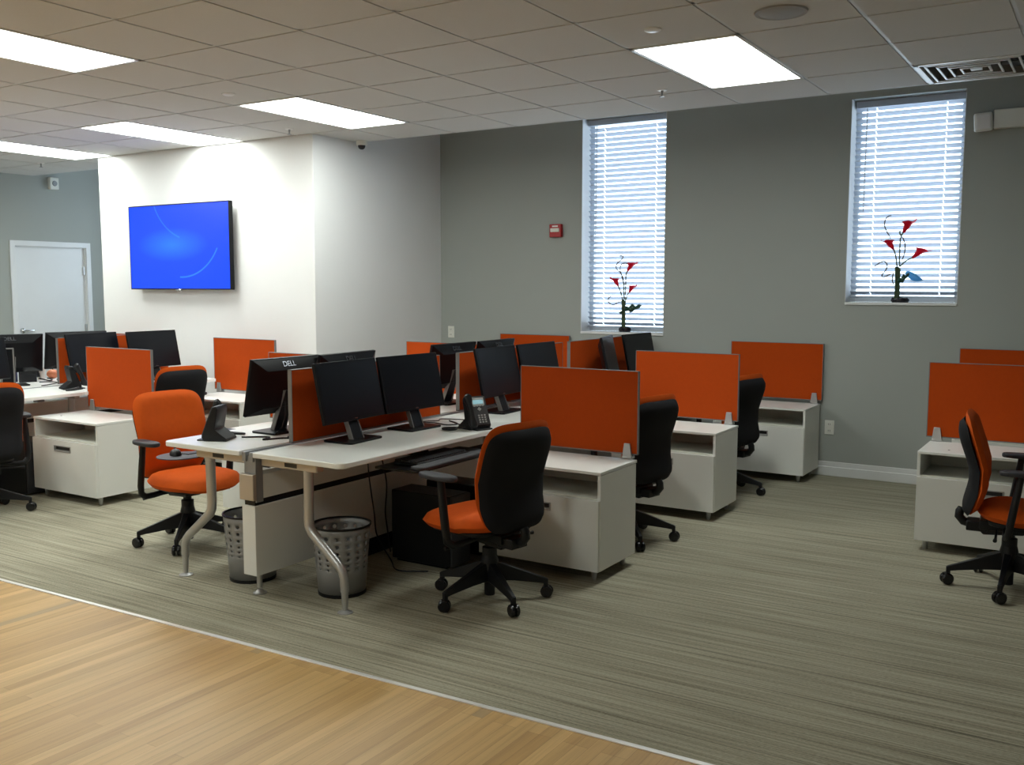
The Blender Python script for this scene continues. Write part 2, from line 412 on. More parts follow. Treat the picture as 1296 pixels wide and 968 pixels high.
MB().lathe([(0, 0), (.048, 0), (.050, -.012), (.046, -.04), (0, -.04)][::-1], 24).build('housing', 'plate', dc, smooth=True)
MB().lathe([(0, -.075), (.015, -.073), (.028, -.062), (.034, -.04), (0, -.038)], 20).build('dome', 'wheel', dc, smooth=True)
# siren on left wall
ws = thing('wall_sensor', 'small white box with round lens high on the wall above the door', 'sensor', (XL, 6.90, 2.72))
bx(0, .06, -.055, .055, -.07, .07).build('housing', 'plate', ws, bevel=.008)
MB().lathe([(0, .01), (.028, .008), (.032, 0)], 20, RY(pi / 2)).build('lens', 'grey', ws, smooth=True, loc=(.06, 0, 0))

# windows with blinds
def window(n, W, nsl, rail_z):
    x0, x1, z0, z1 = W
    o = MB(); t = .045
    o.box(x0, x0 + t, YO - .05, YO - .01, z0, z1); o.box(x1 - t, x1, YO - .05, YO - .01, z0, z1); o.box(x0 + t, x1 - t, YO - .05, YO - .01, z0, z0 + t); o.box(x0 + t, x1 - t, YO - .05, YO - .01, z1 - t, z1)
    
    wf = struct(o.build(f'window_{n}', 'trim', bevel=.003))
    MB().box(x0 + .03, x1 - .03, YO - .032, YO - .028, z0 + .03, z1 - .03).build('window_pane', 'glass', wf)
    MB().box(x0 - .0, x1 + .0, YB - .012, YO - .05, z0 - .022, z0).build('window_sill', 'trim', wf, bevel=.004)
    rv = MB(); rv.box(x0 - .001, x0 + .004, YB, YO - .05, z0, z1); rv.box(x1 - .004, x1 + .001, YB, YO - .05, z0, z1)
    rv.build('window_reveal', 'trim', wf)
def blind(W, label):
    x0, x1, z0, z1 = W
    yb = 8.015
    t = thing('window_blind', label, 'blind', ((x0 + x1) / 2, yb, z0), 0)
    hw = (x1 - x0) / 2 - .012; H = z1 - z0
    bx(-hw, hw, -.032, .03, H - .055, H - .003).build('headrail', 'slat', t, bevel=.003)
    bx(-hw, hw, -.024, .024, .034, .048).build('bottom_rail', 'slat', t, bevel=.003)
    sl = MB(); th = radians(31); wdt = .052; z = .070; pitch = .0462
    while z < H - .06:
        P = []
        for k in range(5):
            u = (k / 4 - .5) * wdt; crown = .003 * (1 - (2 * k / 4 - 1) ** 2)
            # inner (room side, -y) edge high, outer edge low
            P.append((u * cos(th) + crown * sin(th), -u * sin(th) + crown * cos(th)))
        top = [(y, zz + .0013) for y, zz in P]; poly = P + top[::-1]
        # full-depth lengths between the cord slots, a narrow strip of slat beside each slot
        n5 = len(P)
        def seg_(ks, xa_, xb_):
            pts_ = [P[k] for k in ks]; pl_ = pts_ + [(y, zz + .0013) for y, zz in pts_][::-1]
            sl.prism(pl_, 0, xb_ - xa_, T(xa_, 0, z) @ Matrix(((0, 0, 1, 0), (1, 0, 0, 0), (0, 1, 0, 0), (0, 0, 0, 1))))
        c1, c2, sw = -.62 * hw, .66 * hw, .0035
        for xa_, xb_ in ((-hw, c1 - sw), (c1 + sw, c2 - sw), (c2 + sw, hw)): seg_(range(n5), xa_, xb_)
        for c_ in (c1, c2): seg_((0, 1), c_ - sw, c_ + sw)
        z += pitch
    sl.build('slats', 'slat', t)
    cd = MB()
    for u in (-.62, .66):
        cd.box(u * hw - .0008, u * hw + .0008, -.0008, .0008, .04, H - .05)
    cd.build('ladder_cord', 'slat', t)
    MB().tube([(-hw * .78, -.034, H - .06), (-hw * .79, -.036, H * .45)], .0035, 6).build('tilt_wand', 'slat', t)
window(1, W1, 0, 0); window(2, W2, 0, 0); window(3, W3_ADDED, 0, 0)  # the third is out of view, added to light the door area
blind(W1, 'half-open white slatted blind in the taller window beside the red fire alarm')
blind(W2, 'half-open white slatted blind in the shorter, higher-silled window near the air diffuser')

# door
d = struct(bx(XL - .07, XL - .03, DY0 + .006, DY1 - .006, .008, DZ - .006).build('door_1', 'doorp', bevel=.002))
fr = MB(); t = .055
for a, b_ in ((DY0 - t, DY0 + .004), (DY1 - .004, DY1 + t)): fr.box(XL - .02, XL + .012, a, b_, 0, DZ + t)
fr.box(XL - .02, XL + .012, DY0, DY1, DZ - .004, DZ + t)
fr.box(XL - .12, XL - .0, DY0 - .001, DY0 + .012, 0, DZ); fr.box(XL - .12, XL, DY1 - .012, DY1 + .001, 0, DZ); fr.box(XL - .12, XL, DY0, DY1, DZ - .012, DZ + .001)
fr.build('door_frame', 'doorp', d, bevel=.003)
for z in (.25, 1.0, 1.70): MB().box(XL - .03, XL - .012, DY1 - .035, DY1 - .006, z - .05, z + .05).build('hinge', 'silver', d)
MB().lathe([(.001, -.004), (.032, -.002), (.032, .006), (.012, .01), (.012, .05), (.001, .05)], 20, T(XL - .03, DY0 + .07, 1.0) @ RY(pi / 2)).tube([(XL + .01, DY0 + .07, 1.0), (XL + .01, DY0 + .13, 1.0), (XL + .004, DY0 + .19, .998)], .011, 8).build('door_handle', 'chrome', d, smooth=True)

# television
tv = thing('television', 'flat wall-mounted television showing a plain blue picture on the pale wall', 'television', (-7.42, 6.078, 1.883))
bx(-.25, .25, -.04, 0, -.2, .2).build('wall_bracket', 'black', tv)
bx(-.696, .696, -.085, -.04, -.392, .392).build('housing', 'black', tv, bevel=.004)
bx(-.60, .60, -.05, -.035, -.30, .30).build('rear_cover', 'black', tv, bevel=.01)
fr = MB(); 
for s in (-1, 1): fr.box(s * .699, s * .689, -.088, -.046, -.395, .395); fr.box(-.699, .699, -.088, -.046, s * .395, s * .385)
fr.build('bezel', 'monitor', tv, bevel=.002)
bx(-.689, .689, -.0875, -.084, -.385, .385).build('screen', 'tv', tv)
bx(-.035, .035, -.092, -.075, -.408, -.392).build('logo_badge', 'chrome', tv, bevel=.003)

# wall fittings
fa = thing('fire_alarm', 'small red fire alarm pull station on the grey wall beside the taller blinded window', 'fire alarm', (-4.452, YB, 2.034))
bx(-.062, .062, -.04, 0, -.06, .06).build('housing', 'red', fa, bevel=.006)
bx(-.045, .045, -.052, -.038, -.012, .022).build('pull_handle', 'plate', fa, bevel=.003)
bx(-.03, .03, -.0415, -.039, .034, .046).build('label_text', 'plate', fa)
def outlet(x, z, label):
    o = thing('wall_outlet', label, 'outlet', (x, YB, z), 0)
    bx(-.037, .037, -.007, 0, -.058, .058).build('cover_plate', 'plate', o, bevel=.003)
    for s in (-1, 1):
        q = bx(-.017, .017, -.011, -.006, s * .026 - .016, s * .026 + .016).build('receptacle', 'plate', o, bevel=.003)
        MB().box(-.008, -.005, -.0118, -.0108, s * .026 - .006, s * .026 + .006).box(.005, .008, -.0118, -.0108, s * .026 - .006, s * .026 + .006).build('slot', 'slot', q)
    return o
outlet(-1.92, .392, 'white double outlet low on the grey wall beside the rear white cabinet')
outlet(-5.665, 1.065, 'white double outlet at desk height in the grey corner, beside the pale wall')
em = thing('emergency_light', 'white twin-head emergency light high on the wall beside the shorter window', 'emergency light', (-.66, YB, 2.715))
bx(-.17, .17, -.07, 0, -.062, .07).build('battery_case', 'plate', em, bevel=.008)
for s in (-1, 1):
    h = bx(-.06, .06, -.11, -.03, -.07, .06).build('lamp_head', 'plate', em, bevel=.012, loc=(s * .245, 0, .0), rot=(.1, s * .06, s * -.15))
    bx(-.047, .047, -.116, -.108, -.056, .046).build('lamp_lens', 'fixture', h, bevel=.004)
    MB().tube([(s * .17, -.06, -.02), (s * .2, -.065, -.02)], .014, 10).build('swivel', 'plate', em)

# ------------------------------------------------------------------ benches
DZT, DTH = .722, .026
def rrect(x0, x1, y0, y1, r, corners):
    P = []
    for (cx, cy, a0, k) in ((x1 - r, y1 - r, 0, 0), (x0 + r, y1 - r, 90, 1), (x0 + r, y0 + r, 180, 2), (x1 - r, y0 + r, 270, 3)):
        if k in corners:
            for q in range(7):
                a = radians(a0 + 15 * q); P.append((cx + r * cos(a), cy + r * sin(a)))
        else:
            P.append(((x1, x0, x0, x1)[k], (y1, y1, y0, y0)[k]))
    return P
def desk(cx, side, y0, y1, label, end_leg=True, far_leg=False, group=None, d_in=.045, d_out=.618, tray=None):
    """side +1: the desk lies on +x of the spine"""
    t = thing('desk', label, 'desk', (cx + side * (d_in + d_out) / 2, (y0 + y1) / 2, 0), 0 if side > 0 else pi, group)
    hw, hl = (d_out - d_in) / 2, (y1 - y0) / 2
    near = -1 if side > 0 else 1     # local y sign of the near end
    cor = {3} if side > 0 else {0}
    MB().prism(rrect(-hw, hw, -hl + .002, hl - .002, .04, cor), DZT - DTH, DZT).build('desktop', 'top', t, bevel=.004)
    def leg(yl):
        P = [(hw - .275, yl, DZT - DTH), (hw - .28, yl, .42), (hw - .277, yl, .385), (hw - .26, yl, .355), (hw - .10, yl, .225), (hw - .075, yl, .20), (hw - .063, yl, .165), (hw - .06, yl, .10)]
        l = MB().tube(P, [.025, .0245, .0245, .024, .022, .021, .0205, .020], 14).build('leg', 'silver', t, smooth=True)
        MB().tube([(hw - .06, yl, .105), (hw - .06, yl, .05), (hw - .06, yl, .01)], [.0165, .0155, .012], 12).lathe([(0, 0), (.036, 0), (.036, .004), (.022, .009), (.01, .014), (0, .014)], 20, T(hw - .06, yl, 0)).build('foot', 'silver', l, smooth=True)
        MB().box(-hw + .006, hw - .2, yl - .025, yl + .025, DZT - DTH - .045, DZT - DTH).build('support_arm', 'tan', t, bevel=.006)
        MB().box(-.12, -.04, yl - .0265, yl + .0265, DZT - DTH - .034, DZT - DTH - .014).build('slot', 'slot', t)
    leg(near * (hl - .075))
    if far_leg: leg(-near * (hl - .075))
    if tray:
        a, b_ = tray
        k = MB(); k.prism(rrect(hw - .15, hw + .12, a, b_, .04, {0, 3}), .622, .634).build('keyboard_tray', 'black', t, bevel=.003)
        MB().prism(rrect(hw + .06, hw + .135, a + .01, b_ - .01, .03, {0, 3}), .634, .652).build('palm_rest', 'pad', t, bevel=.006)
        MB().box(hw - .30, hw - .125, (a + b_) / 2 - .05, (a + b_) / 2 + .05, .640, DZT - DTH).build('tray_arm', 'black', t, bevel=.003)
    return t
def spine(cx, y0, y1, label):
    t = thing('desk_spine', label, 'desk spine', (cx, y0, 0))
    L = y1 - y0
    bx(-.045, .045, 0, L, .105, .455).build('lower_panel', 'white', t, bevel=.003)
    bx(-.035, .035, .01, L - .01, .455, .485).build('gap_channel', 'black', t)  # narrower black band between the lower and upper panels
    bx(-.040, .040, .012, L, .485, .605).build('upper_panel', 'white', t, bevel=.002)
    bx(-.048, .048, -.012, .012, .483, .612).build('end_cap', 'tan', t, bevel=.004)
    bx(-.022, .043, .012, .06, .47, .70).build('post', 'grey', t, bevel=.003)
    bx(-.045, -.025, .02, .06, .60, .70).build('post', 'grey', t, bevel=.003)
    pl = MB(); pl.box(-.03, .03, .5, L, .004, .105).build('plinth', 'black', t)
    for s, nm in ((-1, 'cable_rail'), (1, 'cable_rail')):
        MB().box(s * .038, s * .012, -.0, L, DZT - .05, DZT - .003).build(nm, 'grey', t, bevel=.003)
    q = MB().tube([(0, .06, .11), (0, .06, .03)], .014, 12).lathe([(0, 0), (.034, 0), (.034, .004), (.02, .009), (.012, .02), (0, .02)], 18, T(0, .06, 0)).build('foot', 'silver', t, smooth=True)
    for yy in (1.57, 3.14):
        if yy < L - .1: bx(-.03, .03, yy - .03, yy + .03, .60, .70).build('post', 'grey', t, bevel=.003)
    return t
SC = -3.55                        # centre of the front bench
YS = [3.225, 4.76, 6.325, 7.868]
spine(SC, YS[0] + .01, YS[3], 'white panelled spine with cable channel running between the two rows of the central desks')
spots = ['nearest the wood floor', 'in the middle of the row', 'against the grey window wall']
b1r = []
for k in range(3):
    b1r.append(desk(SC, 1, YS[k], YS[k + 1], 'white desk of the central bench, window-light side, ' + spots[k], far_leg=False, group='white bench desks', tray=(-.36, .36)))
    desk(SC, -1, YS[k], YS[k + 1], 'white desk of the central bench, television side, ' + spots[k], group='white bench desks')
SB = -7.22
YS2 = [2.86, 4.42, 5.69]
spine(SB, YS2[0] + .01, YS2[2], 'white panelled spine with cable channel under the desks in front of the television wall')
desk(SB, 1, YS2[0], YS2[1], 'white desk in front of the television wall, behind the cropped black chair', group='white bench desks')
desk(SB, 1, YS2[1], YS2[2], 'white desk in front of the television wall with two dark monitors facing the room', group='white bench desks')
desk(SB, -1, YS2[0], YS2[1], 'white desk facing the white door, with monitor seen from behind, cup and pumpkin', group='white bench desks')
desk(SB, -1, YS2[1], YS2[2], 'white desk facing the white door, its near end behind the small orange divider', group='white bench desks')

spine(.44, YS[1] + .02, YS[3], 'white panelled spine of the separate bench that the side-on chair faces')
desk(.44, -1, YS[1], YS[2], 'white desk that the side-on orange chair faces, just outside the picture edge', group='white bench desks')
desk(.44, -1, YS[2], YS[3], 'white desk of the separate bench against the window wall, behind the side-on chair', group='white bench desks')
# credenzas
def make_credenza(label, loc, W=.74):
    D, Hh, h0 = .425, .580, .062
    t = thing('credenza', label, 'cabinet', loc, 0, 'white drawer cabinets')
    b = MB(); w = W / 2; s = .018
    b.box(-w, -w + s, .0, D, h0, Hh - .018).box(w - s, w, .0, D, h0, Hh - .018).box(-w + s, w - s, D - .014, D, h0, Hh - .018)
    b.box(-w + s, w - s, .02, D - .014, h0, h0 + .018)
    b.build('carcass', 'white', t, bevel=.0015)
    MB().box(-w, w, -.004, D + .012, Hh - .016, Hh).build('cabinet_top', 'top', t, bevel=.002)
    MB().box(-w + s, w - s, .006, D - .014, .425, .440).build('open_shelf', 'white_in', t, bevel=.001)
    MB().box(-w + s, w - s, D - .03, D - .0145, .44, Hh - .018).build('back_panel', 'white_in', t)
    # drawer front with a real slot
    dr = MB(); a, b2, c, d_ = -.065, .045, .356, .392
    dr.box(-w + .003, a - .04, -.018, .0, h0, .432).box(b2 + .04, w - .003, -.018, .0, h0, .432).box(a - .04, b2 + .04, -.018, 0, h0, c).box(a - .04, b2 + .04, -.018, 0, d_, .432)
    dr_o = dr.build('drawer_front', 'white', t)
    ha = MB(); ha.box(a - .04, b2 + .04, -.004, .0, c, d_)
    h_ = ha.build('handle_recess', 'slot', dr_o)
    hb = MB(); hb.box(a - .042, b2 + .042, -.021, -.0175, c - .004, c + .003).box(a - .042, b2 + .042, -.021, -.0175, d_ - .003, d_ + .004).box(a - .042, a - .034, -.021, -.0175, c, d_).box(b2 + .034, b2 + .042, -.021, -.0175, c, d_)
    hb.box(a - .036, b2 + .036, -.017, -.004, c, c + .008)
    hb.build('pull_trim', 'silver', dr_o, bevel=.001)
    MB().lathe([(0, 0), (.006, 0), (.006, .0015), (0, .0015)], 12, T(-w + .15, .12, Hh)).build('grommet', 'slot', t)
    for sx_ in (-1, 1):
        for yy in (.045, D - .045):
            MB().lathe([(0, 0), (.010, 0), (.0135, .012), (.017, h0 - .004), (.022, h0), (0, h0)], 16, T(sx_ * (w - .055), yy, 0)).build('leg', 'silver', t, smooth=True)
    return t
def make_screen(label, loc, W, rz=0, z0=.605, z1=1.065, br=(-.42, .42), th=.009, bz=.582, grp='orange privacy screens', bh=.085):
    t = thing('privacy_screen', label, 'divider', loc, rz, grp)
    w = W / 2
    bx(-w + .004, w - .004, -th, th, z0 + .006, z1 - .003).build('fabric_panel', 'orange_panel', t, bevel=.002)
    fr = MB()
    for s in (-1, 1): fr.box(s * w, s * (w - .004), -th - .001, th + .001, z0, z1)
    fr.box(-w, w, -th - .001, th + .001, z1 - .003, z1); fr.box(-w, w, -th - .001, th + .001, z0, z0 + .006)
    fr.build('edge_frame', 'frame', t)
    for u in br:
        x = u * W
        b = MB()
        for s in (-1, 1):
            m4 = Matrix(((1, 0, 0, x), (0, 0, 1, s * (th + .001)), (0, 1, 0, bz), (0, 0, 0, 1)))
            b.prism([(-.030, 0), (.030, 0), (.018, bh), (-.018, bh)], 0, s * .010, m4)
        b.box(x - .030, x + .030, -th - .012, th + .012, bz, bz + .012)
        b.build('bracket', 'silver', t, bevel=.002)
    return t
# rows: (credenza centre x, front y)
cred = [(-2.552, 4.330, 'white drawer cabinet nearest the wood floor, beside the front black-backed chair'),
        (-2.520, 5.900, 'white drawer cabinet in the middle of the three in the window-side row'),
        (-2.365, 7.435, 'white drawer cabinet against the grey wall beside the low outlet')]
c0 = make_credenza(cred[0][2], (cred[0][0], cred[0][1], 0))
for x, y, l in cred[1:]: dup(c0, (x, y, 0), 0, l, 'white drawer cabinets')
dup(c0, (-6.26, 4.03, 0), 0, 'white drawer cabinet standing free in front of the television wall, beside the orange chair', 'white drawer cabinets')
dup(c0, (-6.38, 5.42, 0), 0, 'white drawer cabinet under the orange screen against the television wall', 'white drawer cabinets')
dup(c0, (-4.605, 4.330, 0), 0, 'white drawer cabinet behind the armchair with orange front, glimpsed below the monitors', 'white drawer cabinets')
dup(c0, (-4.605, 5.900, 0), 0, 'white drawer cabinet on the television side of the bench, under the small bright orange corner', 'white drawer cabinets')
dup(c0, (-4.645, 7.435, 0), 0, 'white drawer cabinet under the orange screen between wall corner and tall window', 'white drawer cabinets')
dup(c0, (-.565, 5.900, 0), 0, 'white drawer cabinet behind the side-on orange chair, apart from the other desks', 'white drawer cabinets')
dup(c0, (-.585, 7.435, 0), 0, 'white drawer cabinet hidden against the wall behind the separate cabinet', 'white drawer cabinets')
make_screen('orange fabric screen on the cabinet nearest the wood floor, directly behind the front chair', (-2.553, 4.772, 0), .75)
make_screen('orange fabric screen on the middle cabinet of the window-side row', (-2.535, 6.335, 0), .765)
make_screen('orange fabric screen on the rear cabinet, flat against the grey window wall', (-2.362, 7.862, 0), .765, th=.009)
make_screen('orange fabric screen on the free-standing cabinet in front of the television wall', (-6.235, 4.47, 0), .76)
make_screen('orange fabric screen against the pale wall below and beyond the television', (-6.43, 5.86, 0), .76)
make_screen('orange fabric screen glimpsed under the monitor seen from behind', (-4.605, 4.772, 0), .765)
make_screen('bright orange fabric screen corner in front of the grey wall corner', (-4.625, 6.335, 0), .765)
make_screen('orange fabric screen against the grey wall, under the fire alarm', (-4.68, 7.862, 0), .765, th=.009)
make_screen('orange fabric screen behind the side-on chair, on the separate cabinet', (-.575, 6.335, 0), .765)
make_screen('dark orange screen strip showing above another screen, beside the picture edge', (-.60, 7.862, 0), .765, th=.009)
make_screen('orange screen on the door side of the television-wall desks, glimpsed above monitors', (-8.18, 5.86, 0), .76)
# divider screens along the spines
def div(y0, y1, x, label):
    L = y1 - y0
    t = make_screen(label, (x, (y0 + y1) / 2, 0), L, pi / 2, z0=.735, z1=1.105, br=(), bz=.722, th=.012, grp='orange centre dividers', bh=.06)
div(3.485, 4.74, SC + .045, 'orange centre divider with grey end post behind the two nearest monitors')
div(4.955, 6.30, SC + .035, 'orange centre divider whose grey end stands right behind the desk phone')
div(6.44, 7.80, SC + .02, 'dark orange centre divider by the two monitors under the tall window')
div(4.60, 5.66, SB + .02, 'orange centre divider between the monitors in front of the television wall')

# ------------------------------------------------------------------ monitors
def make_monitor(label, W=.50, Hh=.315):
    t = thing('monitor', label, 'monitor', (0, 0, 0))
    bs = MB(); bs.prism(rrect(-.085, .105, -.135, .135, .02, {0, 1, 2, 3}), 0, .011)
    bs.build('base', 'monitor', t, bevel=.003)
    st = MB()
    V = [(.045, -.042, .010), (.020, -.042, .010), (.020, .042, .010), (.045, .042, .010), (-.045, -.034, .235), (-.068, -.034, .235), (-.068, .034, .235), (-.045, .034, .235)]
    st.add(V, [(0, 1, 5, 4)[::-1], (1, 2, 6, 5)[::-1], (2, 3, 7, 6)[::-1], (3, 0, 4, 7)[::-1], (0, 3, 2, 1)[::-1], (4, 5, 6, 7)[::-1]])
    stand = st.build('stand', 'monitor', t, bevel=.004)
    e = MB()
    for s in (-1, 1):
        V = [(.047, s * .042, .010), (.018, s * .042, .010), (.018, s * .047, .010), (.047, s * .047, .010), (-.043, s * .034, .235), (-.070, s * .034, .235), (-.070, s * .039, .235), (-.043, s * .039, .235)]
        e.add(V, [(0, 1, 5, 4), (1, 2, 6, 5), (2, 3, 7, 6), (3, 0, 4, 7), (0, 3, 2, 1), (4, 5, 6, 7)])
    e.build('stand_edge', 'frame', stand)
    h = MB(); w, q = W / 2, Hh / 2
    # slab, then the tapering rear bulge
    h.box(-.018, .0, -w, w, -q, q)
    a = [(-.018, -w + .004, -q + .004), (-.018, w - .004, -q + .004), (-.018, w - .004, q - .004), (-.018, -w + .004, q - .004), (-.058, -w + .085, -q + .05), (-.058, w - .085, -q + .05), (-.058, w - .085, q - .06), (-.058, -w + .085, q - .06)]
    h.add(a, [(4, 5, 1, 0), (5, 6, 2, 1), (6, 7, 3, 2), (7, 4, 0, 3), (7, 6, 5, 4)])
    hs = h.build('housing', 'monitor', t, bevel=.002, loc=(0, 0, .262), rot=(0, -radians(12), 0))
    MB().box(-.001, .0008, -w + .017, w - .017, -q + .022, q - .017).build('screen', 'screen_off', hs)
    MB().box(-.0005, .0012, -.012, .012, -q + .008, -q + .014).build('front_badge', 'logo', hs)
    ang = math.atan2(.04, .056)
    text_mesh('DELL', 'rear_logo', 'logo', .042, hs, (-.0395, 0, q - .030), (pi / 2 - ang, 0, -pi / 2), .001)
    MB().tube([(-.05, .02, .17), (-.075, .05, .10), (-.085, .08, .04), (-.085, .14, .006)], .003, 6).build('cable', 'black', t)
    return t
TB = DZT
mons = [
 (-3.362, 3.782, .053, 'black monitor nearest the wood floor, screen facing the empty front desk'),
 (-3.354, 4.290, -.048, 'black monitor between the nearest monitor and the desk phone'),
 (-3.331, 5.165, .05, 'black monitor just behind the desk phone, screen tilted with bluish sheen'),
 (-3.328, 5.675, .005, 'bluish-sheened black monitor partly hidden by the nearest window-side orange screen'),
 (-3.330, 6.765, .30, 'black monitor turned side-on under the tall window'),
 (-3.301, 7.252, -.04, 'black monitor under the tall window, half overlapped by the middle orange screen'),
 (-3.885, 3.801, pi - .02, 'black monitor seen from behind, nearest the wood floor and back to back with another'),
 (-3.851, 4.264, pi + .04, 'black monitor seen from behind, in front of the pale wall edge'),
 (-3.862, 5.350, pi - .02, 'black monitor seen from behind, overlapping the bright orange corner screen'),
 (-3.851, 5.862, pi + .03, 'bluish black monitor seen from behind, touching the screen under the fire alarm'),
 (-7.085, 4.860, .095, 'black monitor facing the room, rising above the free-standing cabinet screen'),
 (-7.000, 5.372, .011, 'black monitor facing the room, in front of the plain pale wall under the television'),
 (-7.505, 4.377, 2.80, 'grey-lit monitor seen from behind with its metal stand, in front of the door'),
 (-7.504, 4.964, 2.90, 'dark monitor seen from behind, partly covered by the small orange divider'),
 (-7.06, 3.86, .0, 'monitor mostly cut off by the picture edge, beside the grey-lit one'),
]
m0 = None
for x, y, r, l in mons:
    if m0 is None:
        m0 = make_monitor(l); m0.location = (x, y, TB); m0.rotation_euler = (0, 0, r); m0['group'] = 'black desktop monitors'
    else: dup(m0, (x, y, TB), r, l, 'black desktop monitors')

gm = [o for o in bpy.data.objects if o.get('label', '').startswith('grey-lit monitor')][0]
bx(-.105, -.082, -.040, .040, .012, .300).build('rear_column', 'monitor', gm, bevel=.003, loc=(0, .03, 0))
e = MB()
for q in (-1, 1): e.box(-.107, -.080, q * .040, q * .050, .012, .310)
e.box(-.107, -.080, -.050, .050, .300, .310)
e.build('column_trim', 'frame', gm, bevel=.002, loc=(0, .03, 0))
# ------------------------------------------------------------------ phones
def make_phone(label):
    t = thing('desk_phone', label, 'phone', (0, 0, 0), 0, 'black desk phones')
    m4 = Matrix(((1, 0, 0, 0), (0, 0, 1, -.05), (0, 1, 0, 0), (0, 0, 0, 1)))
    # side profile (x, z): leaning face to +x
    MB().prism([(.055, .006), (.062, .022), (.0, .178), (-.022, .182), (-.03, .165), (-.01, .06), (-.075, .012), (-.075, .0), (.05, 0)], 0, .135, m4).build('body', 'black', t, bevel=.004)
    MB().box(.035, .09, -.035, .075, .0, .008).build('foot_stand', 'black', t, bevel=.003)
    a = math.atan2(.062, .156)
    fm = T(.0305, 0, .10) @ RY(-a)         # plane of the face; local x = outward normal
    face = MB(); face.box(.001, .0045, -.028, .078, -.078, .084, fm)
    fo = face.build('keypad_panel', 'key', t, bevel=.002)
    MB().box(.004, .0065, -.018, .066, .032, .078, fm).build('display_frame', 'button', t, bevel=.002)
    MB().box(.006, .0075, -.010, .058, .042, .066, fm).build('display', 'lcd', t)
    k = MB()
    for i in range(4):
        for j in range(3): k.box(.004, .007, .006 + j * .020, .017 + j * .020, -.028 - i * .013, -.020 - i * .013, fm)
    for i in range(4): k.box(.0064, .0085, -.012 + i * .019, .001 + i * .019, .028, .035, fm)
    k.build('keys', 'button', fo)
    MB().prism([(.012, 0), (.0, .014), (-.012, 0), (0, -.014)], .004, .0075, fm @ T(0, .024, .012) @ RY(pi / 2)).build('navigation_key', 'button', t)
    h = MB(); P = []; rr = []
    for q, (xx, zz, r) in enumerate([(.026, -.088, .020), (.030, -.082, .025), (.030, -.062, .024), (.034, -.040, .017), (.037, 0, .016), (.034, .040, .017), (.030, .062, .024), (.030, .082, .025), (.026, .088, .020)]):
        P.append(fm @ Vector((xx - .006, -.052, zz))); rr.append(r)
    h.tube(P, rr, 12).build('handset', 'black', t, smooth=True)
    P = []
    for k in range(40):
        u = k / 39; a = 2.6 * pi * u
        P.append((-.02 + .06 * cos(2 * pi * u + .5) , -.10 - .055 * sin(pi * u) + .03 * cos(pi * u), .007 + .012 * (1 - sin(pi * u))))
    MB().tube(P, .006, 7).build('coiled_cord', 'black', t, smooth=True)
    return t
p0 = make_phone('black desk phone with pale blue display beside the front window-side screen')
p0.location = (-3.05, 4.445, TB); p0.rotation_euler = (0, 0, -.35)
dup(p0, (-3.97, 3.43, TB), pi + .45, 'black desk phone seen from its side at the corner of the nearest desk', 'black desk phones')
dup(p0, (-6.87, 4.50, TB), 1.25, 'black desk phone half hidden behind the free-standing cabinet screen', 'black desk phones')
dup(p0, (-7.72, 4.68, TB), 2.6, 'black desk phone lying behind the grey-lit monitor, in front of the door', 'black desk phones')

# keyboards and mice
def make_keyboard(label, loc, rz):
    t = thing('keyboard', label, 'keyboard', loc, rz)
    bx(-.075, .075, -.22, .22, 0, .018).build('case', 'black', t, bevel=.004)
    k = MB()
    for i in range(6):
        for j in range(21): k.box(.062 - i * .0235 - .019, .062 - i * .0235, -.212 + j * .0203, -.212 + j * .0203 + .0165, .017, .025)
    k.build('keys', 'key', t)
    return t
dx = b1r[0].location
kb = make_keyboard('black keyboard on the pull-out tray under the front desk, beside the chair', (-2.957, 3.94, .6345), 0)
dup(kb, (-2.957, 5.50, .6345), 0, 'black keyboard on the tray under the middle window-side desk')
def make_mouse(label, loc, rz):
    t = thing('computer_mouse', label, 'mouse', loc, rz)
    V = MB(); n = 9; vs = []; fs = []
    for i in range(n):
        ph = i / (n - 1) * pi / 2
        for k in range(20):
            a = 2 * pi * k / 20
            vs.append((.055 * cos(ph) * cos(a), .031 * cos(ph) * sin(a), .034 * sin(ph) * (1 - .2 * cos(a) * cos(ph))))
    for i in range(n - 1):
        for k in range(20): fs.append((i * 20 + k, i * 20 + (k + 1) % 20, (i + 1) * 20 + (k + 1) % 20, (i + 1) * 20 + k))
    fs.append(tuple(reversed(range(20))))
    V.add(vs, fs).build('shell', 'black', t, smooth=True)
    MB().tube([(.02, 0, .033), (.034, 0, .030)], .005, 8).build('scroll_wheel', 'key', t)
    return t
ms = make_mouse('black mouse on the dark oval platform under the nearest desk corner', (-4.235, 3.36, .6225), 2.6)
# mouse platform of the left desk: part of that desk
ld = [o for o in bpy.data.objects if o.get('label', '').startswith('white desk of the central bench, television side, nearest')][0]
bpy.context.view_layer.update()
inv = ld.matrix_world.inverted()
def to_local(mb): mb.v = [tuple(inv @ Vector(p)) for p in mb.v]; return mb
pf = MB().lathe([(0, .0), (.10, .001), (.118, .006), (.118, .010), (.10, .012), (0, .012)], 36, T(-4.21, 3.38, .610) @ Matrix.Diagonal((1, 1.15, 1, 1)))
to_local(pf).build('mouse_platform', 'pad', ld, smooth=True)
to_local(MB().prism(rrect(-4.26, -4.06, 3.50, 4.0, .03, {0, 1, 2, 3}), .622, .636)).build('keyboard_tray', 'black', ld, bevel=.003)
to_local(MB().box(-4.10, -3.80, 3.68, 3.78, .636, .694)).build('tray_arm', 'black', ld, bevel=.003)
to_local(MB().box(-4.24, -4.18, 3.40, 3.56, .618, .626)).build('platform_arm', 'black', ld, bevel=.002)

